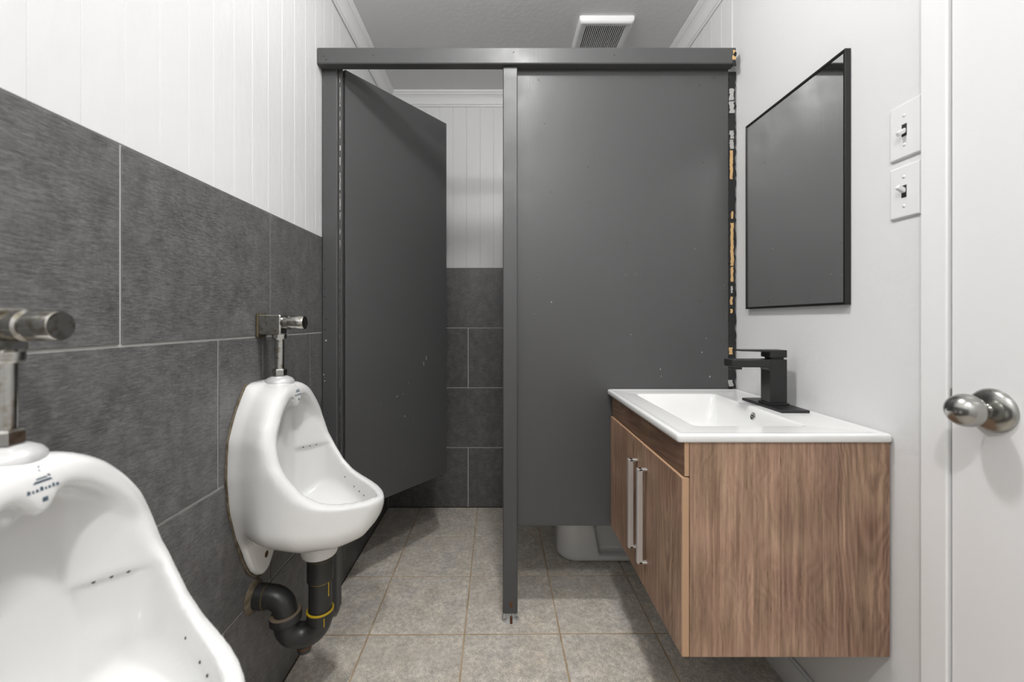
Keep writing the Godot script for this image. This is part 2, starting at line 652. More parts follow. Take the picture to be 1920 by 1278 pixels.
func build_floor() -> void:
	var f := struct("floor", boxd(XL - 0.12, XR + 0.12, -0.10, -0.0013, ZF - 0.1, ZB + 0.1, 0.0), M.floor_grout)
	# tiles of 32 cm, laid very slightly out of square
	var pitch := 0.3203
	var turn := deg_to_rad(0.45)
	var c := cos(turn)
	var s := sin(turn)
	var variants := {}
	for i in range(-3, 4):
		for j in range(-8, 4):
			# corner of the grid: column line at x = -0.1196, row line at depth 1.4107
			var cx := -0.1196 + (i + 0.5) * pitch
			var cd := 1.4107 + (j + 0.5) * pitch
			var lx0 := -0.1196 + i * pitch + 0.0028
			var lx1 := lx0 + pitch - 0.0056
			var ld0 := 1.4107 + j * pitch + 0.0028
			var ld1 := ld0 + pitch - 0.0056
			lx0 = maxf(lx0, XL - 0.012)
			lx1 = minf(lx1, XR + 0.012)
			ld0 = maxf(ld0, ZF - 0.01)
			ld1 = minf(ld1, ZB + 0.016)
			if lx1 - lx0 < 0.01 or ld1 - ld0 < 0.01:
				continue
			var o := MeshInstance3D.new()
			o.name = "tile"
			var uvo := Vector2(rng.randf(), rng.randf())
			o.mesh = box(Vector3(lx0 - cx, -0.008, -(ld1 - cd)), Vector3(lx1 - cx, 0.0, -(ld0 - cd)), 0.0008, uvo)
			o.material_override = M.floor_tile
			var rx := cx - 0.0
			var rd := cd - 1.41
			o.position = Vector3(rx * c - rd * s * 0.0, 0.0, -(1.41 + rd * c + rx * s))
			o.position.x = rx * c - rd * s
			o.rotation.y = turn
			f.add_child(o, true)

func wall_tile(parent: Node, a0: float, a1: float, y0: float, y1: float, put: String) -> void:
	var g := 0.0022
	var uvo := Vector2(rng.randf(), rng.randf())
	var m: ArrayMesh
	if put == "left":
		m = boxd(XL - 0.008, XL, y0 + g, y1 - g, a0 + g, a1 - g, 0.0009, uvo)
	else:
		m = boxd(a0 + g, a1 - g, y0 + g, y1 - g, ZB, ZB + 0.008, 0.0009, uvo)
	part("tile", m, M.wall_tile, parent)

const DUCT := [0.364, 0.532, 1.790, 1.960]   # x and depth of the fan's duct

func build_walls() -> void:
	var h := TILE_TOP / 4.0
	# left wall: four rows of tiles, boards above
	var l := struct("wall_left", boxd(XL - 0.12, XL - 0.0025, 0.0, TILE_TOP - 0.001, ZF - 0.1, ZB + 0.1, 0.0), M.wall_grout)
	var rows := [
		[0.0, [0.05, 0.505, 0.96, 1.415, 1.87, 2.325]],
		[h, [-0.21, 0.245, 0.700, 1.155, 1.61, 2.065]],
		[2 * h, [0.03, 0.488, 0.9426, 1.118, 1.394, 1.85, 2.305]],
		[3 * h, [-0.21, 0.245, 0.700, 1.155, 1.61, 2.065]]]
	for r in rows:
		var e: Array = r[1].duplicate()
		while e[0] > ZF:
			e.push_front(e[0] - 0.455)
		e[0] = ZF
		e.append(ZB)
		for i in e.size() - 1:
			if e[i + 1] - e[i] > 0.01:
				wall_tile(l, e[i], e[i + 1], r[0], r[0] + h, "left")
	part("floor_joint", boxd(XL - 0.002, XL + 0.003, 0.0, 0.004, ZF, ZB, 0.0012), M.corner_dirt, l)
	part("board_backing", boxd(XL - 0.12, XL - 0.010, TILE_TOP, CEIL, ZF - 0.1, ZB + 0.1, 0.0), M.board_paint, l)
	var board := boxd(-0.012, 0.0, TILE_TOP, CEIL, 0.0002, 0.0728, 0.0007)
	var d := 0.5617 - 25 * 0.073
	while d < ZB - 0.01:
		part("board", board, M.board_paint, l, Vector3(XL - 0.001, 0, -d))
		d += 0.073
	# back wall
	var b := struct("wall_back", boxd(XL - 0.12, XR + 0.12, 0.0, TILE_TOP - 0.001, ZB + 0.0025, ZB + 0.12, 0.0), M.wall_grout)
	for r in 4:
		var x := -0.18 - 0.455 * 1.0
		if r in [1, 3]:
			x = -0.18 - 0.2275 - 0.455
		while x < XR:
			var x0 := maxf(x, XL)
			var x1 := minf(x + 0.455, XR)
			if x1 - x0 > 0.01:
				wall_tile(b, x0, x1, r * h, (r + 1) * h, "back")
			x += 0.455
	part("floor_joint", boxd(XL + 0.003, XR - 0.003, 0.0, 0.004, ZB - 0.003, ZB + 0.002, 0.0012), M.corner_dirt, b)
	part("board_backing", boxd(XL - 0.12, XR + 0.12, TILE_TOP, CEIL, ZB + 0.010, ZB + 0.12, 0.0), M.board_paint, b)
	var bb := boxd(0.0002, 0.0753, TILE_TOP, CEIL, 0.0, 0.012, 0.0007)
	var xb := -0.264 - 5 * 0.0755
	while xb < XR:
		part("board", bb, M.board_paint, b, Vector3(xb, 0, -ZB - 0.001))
		xb += 0.0755
	# right wall: smooth board in front, grooved boards and tiles inside the stall
	var r_ := struct("wall_right", boxd(XR, XR + 0.12, 0.0, CEIL, ZF - 0.1, 1.512, 0.0), M.wall_paint)
	part("board_backing", boxd(XR + 0.004, XR + 0.12, TILE_TOP, CEIL, 1.512, ZB + 0.1, 0.0), M.board_paint, r_)
	part("tile_backing", boxd(XR + 0.0005, XR + 0.12, 0.0, TILE_TOP, 1.512, ZB + 0.1, 0.0), M.wall_grout, r_)
	var rb := boxd(0.0, 0.012, TILE_TOP, CEIL, 0.0002, 0.0728, 0.0007)
	var dr := 1.513
	while dr < ZB - 0.01:
		part("board", rb, M.board_paint, r_, Vector3(XR - 0.003, 0, -dr))
		dr += 0.073
	for r in 4:
		var e := [1.515, 1.74 + (0.2275 if r % 2 == 0 else 0.0), 2.195 + (0.0 if r % 2 == 1 else 0.167), ZB]
		for i in 3:
			if e[i + 1] - e[i] > 0.01:
				part("tile", boxd(XR - 0.002, XR + 0.006, r * h + 0.0022, (r + 1) * h - 0.0022, e[i] + 0.0022, e[i + 1] - 0.0022, 0.0009, Vector2(rng.randf(), rng.randf())), M.wall_tile, r_)
	# wall behind the camera and the ceiling close the room
	struct("wall_front", boxd(XL - 0.12, XR + 0.12, 0.0, CEIL, ZF - 0.12, ZF, 0.0), M.wall_paint)
	var cs := begin()   # with the opening of the fan's duct
	for q in [[XL - 0.12, XR + 0.12, ZF - 0.12, DUCT[2]], [XL - 0.12, XR + 0.12, DUCT[3], ZB + 0.12], [XL - 0.12, DUCT[0], DUCT[2], DUCT[3]], [DUCT[1], XR + 0.12, DUCT[2], DUCT[3]]]:
		add_box(cs, Vector3(q[0], CEIL, -q[3]), Vector3(q[1], CEIL + 0.1, -q[2]), 0.0)
	struct("ceiling", cs.commit(), M.ceiling_paint)

func crown(called: String, from: Vector3, to: Vector3, out: Vector3) -> void:
	# profile: projection from the wall, drop from the ceiling
	var prof := [[0.0, 0.074], [0.005, 0.074], [0.006, 0.069], [0.009, 0.066], [0.012, 0.063], [0.012, 0.058], [0.014, 0.053], [0.018, 0.044], [0.023, 0.034], [0.030, 0.025], [0.037, 0.020], [0.037, 0.016], [0.040, 0.013], [0.044, 0.009], [0.044, 0.0]]
	var st := begin()
	for i in prof.size() - 1:
		var a: Vector3 = out * prof[i][0] + Vector3.DOWN * prof[i][1]
		var b: Vector3 = out * prof[i + 1][0] + Vector3.DOWN * prof[i + 1][1]
		var n := (b - a).normalized()
		var nn := out * (-n.y) * -1.0 + Vector3.UP * -n.dot(out)
		quad(st, from + a, from + b, to + b, to + a, nn)
	struct(called, st.commit(), M.trim_paint)

func build_trim() -> void:
	var y := CEIL - 0.0005
	crown("trim_1", Vector3(XL, y, -ZF), Vector3(XL, y, -ZB), Vector3.RIGHT)
	crown("trim_2", Vector3(XL, y, -ZB), Vector3(XR, y, -ZB), Vector3.BACK)
	crown("trim_3", Vector3(XR - 0.003, y, -1.515), Vector3(XR - 0.003, y, -ZB), Vector3.LEFT)
	# baseboard of the right wall, up to the door casing
	var st := begin()
	add_box(st, Vector3(XR - 0.012, 0.0, -1.505), Vector3(XR, 0.082, -0.826), 0.001)
	add_box(st, Vector3(XR - 0.009, 0.082, -1.505), Vector3(XR, 0.090, -0.826), 0.003)
	struct("baseboard_right", st.commit(), M.trim_paint)
	# door casing and door of the right wall
	struct("trim_4", boxd(XR - 0.015, XR, 0.0, 2.10, 0.774, 0.823, 0.002), M.trim_paint)
	struct("trim_5", boxd(XR - 0.015, XR, 2.052, 2.10, -0.06, 0.7735, 0.002), M.trim_paint)
	struct("trim_6", boxd(XR - 0.015, XR, 0.0, 2.0515, -0.06, -0.011, 0.002), M.trim_paint)
	var dr := struct("door_1", boxd(XR - 0.009, XR - 0.0005, 0.012, 2.049, -0.008, 0.7715, 0.0015), M.door_paint)
	part("latch_plate", boxd(XR - 0.0095, XR - 0.004, 0.885, 0.925, 0.7716, 0.7728, 0.0003), M.nickel, dr)
	var kd := 0.706
	var ky := EYE - 0.151
	var at := Vector3(XR - 0.009, ky, -kd)
	part("rose", lathe([[0.0365, 0.0], [0.0365, 0.002], [0.0345, 0.006], [0.0300, 0.0095], [0.0230, 0.012], [0.0160, 0.0135], [0.013, 0.014]], at, Vector3.LEFT, 48), M.nickel, dr)
	var prof := [[0.0125, 0.012], [0.0120, 0.018], [0.0125, 0.024]]
	for i in 17:   # an egg-shaped knob
		var t := PI * i / 16.0
		var r := 0.0275 * sin(t)
		var x := 0.046 - cos(t) * 0.0255
		if r > 0.0125 or i > 8:
			prof.append([maxf(r, 0.00005), x])
	var knob := part("knob", lathe(prof, at, Vector3.LEFT, 48), M.nickel, dr)
	part("keyhole", box(at + Vector3(-0.0722, -0.0012, -0.0060), at + Vector3(-0.0700, 0.0012, 0.0060), 0.0003), M.switch_dark, knob)

# ------------------------------------------------------------------ the stall
func ragged(x0: float, x1: float, y0: float, y1: float, step: float, amp: float) -> PackedVector2Array:
	var pts := PackedVector2Array()
	var n := maxi(2, int((y1 - y0) / step))
	for i in n + 1:
		pts.append(Vector2(x0 + rng.randf_range(-amp, amp), lerpf(y0, y1, float(i) / n)))
	for i in n + 1:
		pts.append(Vector2(x1 + rng.randf_range(-amp, amp), lerpf(y1, y0, float(i) / n)))
	return pts

func py(px: float, d: float) -> float:   # height of the photograph's row px at depth d
	return EYE + (600.0 - px) / 790.0 * d

func pxx(px: float, d: float) -> float:
	return (px - 938.0) / 790.0 * d

func blob(x: float, y: float, r: float, long := 1.0) -> PackedVector2Array:
	var pts := PackedVector2Array()
	for i in 7:
		var a := TAU * i / 7.0 + rng.randf_range(-0.2, 0.2)
		var q := r * rng.randf_range(0.6, 1.1)
		pts.append(Vector2(x + cos(a) * q, y + sin(a) * q * long))
	return pts

func build_stall() -> void:
	var o := node("stall_partition", Vector3.ZERO)
	tag(o, "dark grey painted plywood toilet stall front with top beam, post and fixed panel", "partition")
	var PF := 1.485   # face of the panel
	# beam across the top
	var st := begin()
	add_box(st, Vector3(XL, 1.931, -1.484), Vector3(0.811, 1.987, -1.447), 0.003)
	part("header_beam", st.commit(), M.stall_paint, o)
	# post in the middle, rotted short at the foot
	var x0 := pxx(943, 1.463)
	var x1 := pxx(970.5, 1.463)
	part("post", boxd(x0, x1, 0.030, 1.931, 1.463, 1.508, 0.003), M.stall_paint, o)
	var foot := begin()
	for i in 5:
		var a := x0 + (x1 - x0) * i / 5.0
		add_box(foot, Vector3(a, 0.008 + rng.randf() * 0.012, -1.506), Vector3(a + (x1 - x0) / 5.0, 0.031, -1.4635 - rng.randf() * 0.002), 0.002)
	part("rotted_foot", foot.commit(), M.old_plaster, o)
	part("foot_filler", lathe([[0.031, 0.0], [0.029, 0.003], [0.0245, 0.010], [0.0225, 0.022], [0.020, 0.029]], Vector3((x0 + x1) / 2, 0.0, -1.4865), Vector3.UP, 14), M.old_plaster, o)
	var pin := part("floor_pin", lathe([[0.0045, 0.0], [0.0045, 0.022], [0.003, 0.024]], Vector3((x0 + x1) / 2 + 0.003, 0.001, -1.459), Vector3.UP, 12), M.rust, o)
	part("pin_plate", boxd((x0 + x1) / 2 - 0.002, (x0 + x1) / 2 + 0.008, 0.052, 0.072, 1.4618, 1.4645, 0.0008), M.rust, pin)
	# jamb at the left wall, with the recessed strip that carries the hinge
	part("jamb", boxd(XL + 0.001, pxx(632, 1.486), 0.02, 1.975, 1.486, 1.53, 0.003), M.stall_paint, o)
	part("hinge_strip", boxd(pxx(632, 1.486), -0.5625, 0.30, 1.975, 1.497, 1.5085, 0.001), M.stall_paint, o)
	var edge := begin()
	var ye := 0.33
	while ye < 1.92:
		var run := rng.randf_range(0.012, 0.07)
		add_plate(edge, ragged(-0.5700, -0.5672, ye, ye + run, 0.008, 0.0009), func(a, b, t): return Vector3(a, b, -1.497 + t), -0.001, 0.0016)
		ye += run + rng.randf_range(0.004, 0.03)
	part("chipped_edge", edge.commit(), M.worn_chrome, o)
	# fixed panel
	var panel_lo := py(985.5, PF)
	var px1 := pxx(1366.0, PF)
	part("panel", boxd(x1 - 0.012, px1, panel_lo, 1.975, PF, 1.504, 0.0015), M.stall_paint, o)
	# torn strip between the panel and the right wall
	var tb := begin()
	add_plate(tb, ragged(px1 - 0.001, XR - 0.006, 0.812, 1.925, 0.012, 0.0030), func(a, b, t): return Vector3(a, b, -PF - 0.004 + t), 0.0, 0.004)
	part("torn_strip", tb.commit(), M.torn_backing, o)
	for w in [[282, 336, 1368.5, 1373.5], [396, 410, 1371, 1374.5], [418, 498, 1369.5, 1375], [500, 528, 1370, 1374.5], [651, 664, 1367, 1373], [556, 571, 1369, 1373], [579, 587, 1369.5, 1373]]:
		var s := begin()
		add_plate(s, ragged(pxx(w[2], PF), pxx(w[3], PF), py(w[1], PF), py(w[0], PF), 0.007, 0.0016), func(a, b, t): return Vector3(a, b, -PF + t), -0.0005, 0.0018)
		part("bare_wood_patch", s.commit(), M.bare_wood, o)
	for w in [[166, 190, 1368, 1376], [188, 212, 1367.5, 1376], [245, 260, 1368.5, 1376], [262, 279, 1368, 1375], [536, 549, 1370, 1374], [712, 724, 1366, 1374]]:
		var s := begin()
		add_plate(s, ragged(pxx(w[2], PF), pxx(w[3], PF), py(w[1], PF), py(w[0], PF), 0.005, 0.0030), func(a, b, t): return Vector3(a, b, -PF + t), -0.0005, 0.0012)
		part("plaster_patch", s.commit(), M.old_plaster, o)
	# torn end of the beam
	for w in [[94, 101, 1374, 1379, "bare_wood"], [104, 112, 1373, 1379, "bare_wood"], [114, 124, 1374, 1379.5, "torn_backing"], [98, 106, 1376, 1380, "torn_backing"]]:
		var s := begin()
		add_plate(s, ragged(pxx(w[2], 1.447), pxx(w[3], 1.447), py(w[1], 1.447), py(w[0], 1.447), 0.006, 0.0016), func(a, b, t): return Vector3(a, b, -1.447 + t), -0.0005, 0.0014)
		part("torn_end", s.commit(), M[w[4]], o)
	# nail holes and flecks where the paint has come off
	var holes := begin()
	for p in [[1010, 150], [1311, 160], [1339, 146], [1103, 313], [1033, 360], [1006, 520], [1105, 380], [1311, 565], [1318, 305], [985, 420], [1021, 232], [1175, 455]]:
		add_plate(holes, blob(pxx(p[0], PF), py(p[1], PF), 0.0022), func(a, b, t): return Vector3(a, b, -PF + t), -0.001, 0.0003)
	for p in [[963, 98], [1152, 103], [607, 105], [612, 112], [700, 104]]:
		add_plate(holes, blob(pxx(p[0], 1.447), py(p[1], 1.447), 0.0026), func(a, b, t): return Vector3(a, b, -1.447 + t), -0.001, 0.0003)
	for p in [[611, 598], [610, 618], [611, 716], [614, 773], [612, 784], [609, 505], [609, 540], [609, 556]]:
		add_plate(holes, blob(pxx(p[0], 1.486), py(p[1], 1.486), 0.0027), func(a, b, t): return Vector3(a, b, -1.486 + t), -0.001, 0.0003)
	var hm := part("nail_holes", holes.commit(), M.nail_hole, o)
	hm.set_meta("kind", "stuff")
	var chips := begin()
	for p in [[1034, 566, 0.0026, 1.0], [1173, 515, 0.0016, 0.6], [1193, 513, 0.0014, 0.6], [1238, 692, 0.0022, 1.3], [1240, 705, 0.001, 3.0], [1331, 706, 0.0022, 2.0], [1316, 660, 0.0018, 1.6], [1324, 634, 0.0015, 1.0], [1183, 627, 0.0014, 1.0], [1002, 588, 0.0012, 1.0], [1357, 535, 0.0018, 0.5], [1350, 540, 0.002, 0.3], [1303, 466, 0.0020, 0.4]]:
		add_plate(chips, blob(pxx(p[0], PF), py(p[1], PF), p[2], p[3]), func(a, b, t): return Vector3(a, b, -PF + t), -0.001, 0.0003)
	for p in [[611, 638, 0.0035, 1.0], [607, 702, 0.002, 1.5], [609, 714, 0.0025, 1.0]]:
		add_plate(chips, blob(pxx(p[0], 1.486), py(p[1], 1.486), p[2], p[3]), func(a, b, t): return Vector3(a, b, -1.486 + t), -0.001, 0.0003)
	var cm := part("paint_flecks", chips.commit(), M.paint_chip, o)
	cm.set_meta("kind", "stuff")
	# the door, hinged at the jamb and standing open into the stall
	var hx := -0.5605
	var hd := 1.512
	var fx := pxx(837.5, 1.935)
	var width := Vector2(fx - hx, 1.935 - hd).length()
	var ang := atan2(1.935 - hd, fx - hx)
	var door := node("stall_door", Vector3(hx, 0, -hd))
	tag(door, "dark grey painted plywood stall door standing open into the toilet stall", "door")
	door.rotation.y = ang
	part("slab", box(Vector3(0.005, EYE - 0.700, -0.019), Vector3(width, 1.952, 0.0), 0.0015), M.stall_paint, door)
	part("hinge", box(Vector3(-0.004, EYE - 0.68, -0.004), Vector3(0.001, 1.92, 0.001), 0.0008), M.torn_backing, door)
	var dc := begin()
	for p in [[0.24, 0.742, 0.0026, 1.0], [0.27, 0.748, 0.0014, 1.0], [0.16, 0.72, 0.0012, 1.0], [0.28, 0.655, 0.0024, 1.6], [0.33, 0.62, 0.0018, 0.5], [0.40, 0.885, 0.0022, 5.0], [0.385, 0.862, 0.0014, 7.0], [0.30, 0.79, 0.0022, 0.6]]:
		add_plate(dc, blob(p[0], p[1], p[2], p[3]), func(a, b, t): return Vector3(a, b, t), -0.001, 0.0003)
	var dm := part("paint_flecks", dc.commit(), M.paint_chip, door)
	dm.set_meta("kind", "stuff")

# ------------------------------------------------------------------ urinals
var T_flange: PackedFloat32Array
var T_body: PackedFloat32Array
var T_front: PackedFloat32Array
var T_under: PackedFloat32Array

func plan(d: float, end: float) -> float:
	if d <= 0.11:
		return 1.0
	var t := (d - 0.11) / (end - 0.11)
	if t >= 1.0:
		return -(t - 1.0) * 2.0
	return pow(1.0 - pow(t, 1.7), 0.72)

func urinal_field(d: float, y: float, z: float) -> float:
	# lower flange against the wall
	var fw := look(T_flange, 0.38, 0.90, y)
	var fl := smax(smax(z - fw, 0.0 - d, 0.004), d - 0.020, 0.020)
	fl = smax(fl, maxf(0.3895 - y, y - 0.888), 0.012)
	# body
	var bw := look(T_body, 0.38, 0.90, y)
	var near := smoothstep(0.0, 0.10, d)
	var w := lerpf(minf(fw, bw), bw, near) * plan(d, 0.336)
	var front := look(T_front, 0.38, 0.90, y)
	var under := look(T_under, 0.0, 0.34, d)
	# the underside is a bowl: it rises towards the sides
	var q := clampf(z / maxf(bw, 0.02), 0.0, 1.2)
	under += 0.055 * q * q
	var s := smax(d - front, under - y, 0.05)
	s = smax(s, y - 0.888, 0.03)
	s = smax(s, -d, 0.004)
	var body := smax(s, (z - w) * 0.9, 0.034)
	# cavity
	var cw := (bw - 0.027) * plan(d, 0.308)
	var back := 0.058
	# flat back, flared sides, and a ledge in the flare
	var flare := 0.080 + (d - back) * 0.95 - 0.011 * smoothstep(0.686, 0.697, y)
	cw = -smax(-cw, -flare, 0.02)
	var ytop := 0.852 - 0.028 * exp(-pow(z / 0.018, 2.0)) - 5.5 * z * z
	var floor_ := 0.520 - 0.05 * (d - 0.15) + 0.05 * pow(z / 0.12, 2.0)
	var cav := smax(smax(back - d, (z - cw) * 0.75, 0.008), smax(y - ytop, floor_ - y, 0.01), 0.022)
	body = smax(body, -cav, 0.016)
	# drain collar
	var r := sqrt((d - 0.158) * (d - 0.158) + z * z)
	var col := smax(r - 0.047 + (0.46 - y) * 0.12, maxf(0.438 - y, y - 0.50), 0.012)
	if cav < 0.0:
		col = maxf(col, -cav)
	body = smin(body, col, 0.018)
	return smin(body, fl, 0.022)

func build_urinals() -> void:
	T_flange = bake([[0.38, 0.0], [0.392, 0.018], [0.41, 0.040], [0.43, 0.054], [0.47, 0.074], [0.531, 0.098], [0.606, 0.122], [0.685, 0.132], [0.77, 0.127], [0.824, 0.103], [0.86, 0.080], [0.90, 0.050]], 0.38, 0.90, 130, 16)
	T_body = bake([[0.38, 0.150], [0.60, 0.155], [0.70, 0.158], [0.769, 0.153], [0.80, 0.142], [0.83, 0.122], [0.86, 0.094], [0.88, 0.070], [0.90, 0.045]], 0.38, 0.90, 130, 3)
	T_front = bake([[0.38, 0.33], [0.575, 0.335], [0.592, 0.327], [0.598, 0.298], [0.606, 0.250], [0.619, 0.213], [0.645, 0.180], [0.681, 0.1535], [0.72, 0.130], [0.769, 0.114], [0.83, 0.106], [0.885, 0.100], [0.90, 0.095]], 0.38, 0.90, 260, 4)
	T_under = bake([[0.0, 0.500], [0.08, 0.485], [0.16, 0.473], [0.23, 0.482], [0.285, 0.503], [0.318, 0.535], [0.335, 0.570], [0.34, 0.58]], 0.0, 0.34, 90, 4)
	var body := surface_net(urinal_field, Vector3(-0.008, 0.380, 0.0), Vector3(0.352, 0.900, 0.176), 0.004)
	var labels := ["white ceramic wall urinal beside the stall door, above the black drain trap", "white ceramic wall urinal in the left foreground, cut off by the frame"]
	var u0: Node3D
	for k in 2:
		var u: Node3D
		if k == 0:
			u = node("urinal", Vector3(XL, 0, -1.10))
			part("body", body, M.ceramic, u)
			urinal_parts(u)
			u0 = u
		else:
			u = u0.duplicate()
			u.name = numbered("urinal")
			add_child(u)
			u.position = Vector3(XL, 0, -0.487)
		tag(u, labels[k], "urinal", "urinals on the tiled wall")
	# flush valves
	var vl := ["worn chrome flush valve on the wall above the urinal beside the stall", "chrome flush valve at the left frame edge above the foreground urinal"]
	var v0: Node3D
	for k in 2:
		var v: Node3D
		if k == 0:
			v = node("flush_valve", Vector3(XL, 0, -1.105))
			valve_parts(v)
			v0 = v
		else:
			v = v0.duplicate()
			v.name = numbered("flush_valve")
			add_child(v)
			v.position = Vector3(XL, 0, -0.492)
		tag(v, vl[k], "valve", "flush valves over the urinals")
	build_trap()

func face_at(y: float, z: float) -> float:   # where the front of the body lies at height y, z off the middle
	var d := 0.20
	while d > 0.0 and urinal_field(d, y, z) > 0.0:
		d -= 0.0004
	return d

func side_at(d: float, y: float) -> float:   # half-width of the hollow there
	var z := 0.0
	while z < 0.16 and urinal_field(d, y, z) > 0.0:
		z += 0.0005
	return z if z < 0.16 else -1.0

func urinal_parts(u: Node3D) -> void:
	# bead of dirty caulk along the wall
	var st := begin()
	var path := []
	for s in [-1.0, 1.0]:
		var ys := range(0, 41) if s < 0 else range(40, -1, -1)
		for i in ys:
			var y: float = 0.388 + (0.886 - 0.388) * i / 40.0
			var w: float = look(T_flange, 0.38, 0.90, y)
			if i == 0:
				w = 0.0
			path.append(Vector3(0.001, y - (0.004 if i == 0 else 0.0) + (0.002 if i == 40 else 0.0), s * (w + 0.0025)))
	add_tube(st, path, 0.0036, 8)
	part("caulk_bead", done(st), M.caulk, u)
	# printed emblem on the brow: a small sail over a line of lettering and a mark
	var e := begin()
	var put := func(a, b, t):
		var q := Vector2(a * 1.55, 0.8615 + (b - 0.8625) * 1.45)
		return Vector3(face_at(q.y, absf(q.x)) + t, q.y, -q.x)
	for poly in [[[-0.0045, 0.8665], [0.0035, 0.8665], [0.0005, 0.8735]], [[0.0042, 0.8670], [0.0058, 0.8670], [0.0022, 0.8760], [0.0010, 0.8750]], [[-0.0070, 0.8640], [0.0065, 0.8640], [0.0050, 0.8655], [-0.0055, 0.8655]], [[-0.0020, 0.8485], [0.0018, 0.8485], [0.0018, 0.8520], [-0.0020, 0.8520]]]:
		var pp := PackedVector2Array()
		for q in poly:
			pp.append(Vector2(q[0], q[1]))
		add_plate(e, pp, put, -0.0008, 0.0004)
	var lx := -0.0115
	for i in 8:
		var lw := [0.0022, 0.0016, 0.002, 0.0024, 0.0014, 0.002, 0.0018, 0.0022][i] as float
		var hgt := [0.0030, 0.0022, 0.0022, 0.0032, 0.0022, 0.0022, 0.0030, 0.0022][i] as float
		add_plate(e, PackedVector2Array([Vector2(lx, 0.8575), Vector2(lx + lw, 0.8575), Vector2(lx + lw * 0.8, 0.8575 + hgt), Vector2(lx + lw * 0.1, 0.8575 + hgt)]), put, -0.0008, 0.0004)
		lx += lw + 0.0009
	part("emblem", e.commit(), M.emblem_ink, u)
	# wash holes of the ledge and under the rim, and the fixing hole of the flange
	for side in [-1.0, 1.0]:
		for a in [[0.074, 0.6925], [0.087, 0.6925], [0.100, 0.6925], [0.185, 0.600], [0.217, 0.579], [0.235, 0.570], [0.252, 0.564]]:
			var z := side_at(a[0], a[1])
			if z > 0.0:
				part("wash_hole", lathe([[0.0, 0.0004], [0.0022, 0.0003], [0.0024, -0.001]], Vector3(a[0], a[1], side * z), Vector3(0.4, 0.0, -side), 10), M.hole_dark, u)
	part("fixing_hole", lathe([[0.0085, 0.0], [0.0085, 0.0006], [0.0055, 0.0012], [0.0, 0.0012]], Vector3(0.0196, 0.440, 0.0), Vector3.RIGHT, 18), M.brass_hole, u)
	# bits of rusty debris at the bottom of the bowl
	var d := begin()
	for i in 9:
		var c := Vector3(0.185 + rng.randf_range(-0.014, 0.018), 0.5235, rng.randf_range(-0.006, 0.012))
		var s := Vector3(rng.randf_range(0.003, 0.007), 0.0022, rng.randf_range(0.002, 0.004))
		add_box(d, c - s * 0.5, c + s * 0.5, 0.0006)
	var m := part("rust_flakes", d.commit(), M.stain, u)
	m.set_meta("kind", "stuff")

func valve_parts(v: Node3D) -> void:
	part("valve_body", box(Vector3(0.004, 1.013, -0.018), Vector3(0.062, 1.064, 0.018), 0.003), M.worn_chrome, v)
	part("wall_flange", box(Vector3(0.0, 1.005, -0.021), Vector3(0.006, 1.068, 0.021), 0.002), M.tarnish, v)
	part("stop_cap", lathe([[0.0, 0.0], [0.0165, 0.0], [0.0165, 0.006], [0.0185, 0.008], [0.0185, 0.018], [0.0150, 0.020], [0.0150, 0.024], [0.0178, 0.026], [0.0178, 0.055], [0.0165, 0.0575], [0.0, 0.0575]], Vector3(0.060, 1.0435, 0.0), Vector3.RIGHT, 28), M.worn_chrome, v)
	part("tailpiece", lathe([[0.0112, 0.0], [0.0112, 0.10]], Vector3(0.051, 0.916, 0.0), Vector3.UP, 24), M.worn_chrome, v)
	part("coupling_nut", lathe([[0.015, 0.0], [0.0175, 0.003], [0.0175, 0.013], [0.015, 0.016]], Vector3(0.051, 1.0, 0.0), Vector3.UP, 24), M.worn_chrome, v)
	var st := begin()
	add_lathe(st, [[0.0145, 0.0], [0.0175, 0.002], [0.0175, 0.016], [0.0150, 0.019]], Vector3(0.051, 0.904, 0.0), Vector3.UP, 6, -1)
	part("spud_nut", done(st), M.worn_chrome, v)
	part("spud_flange", lathe([[0.036, 0.0], [0.0355, 0.006], [0.031, 0.012], [0.022, 0.017], [0.014, 0.019], [0.0, 0.0195]], Vector3(0.051, 0.8855, 0.0), Vector3.UP, 36), M.spud_metal, v)

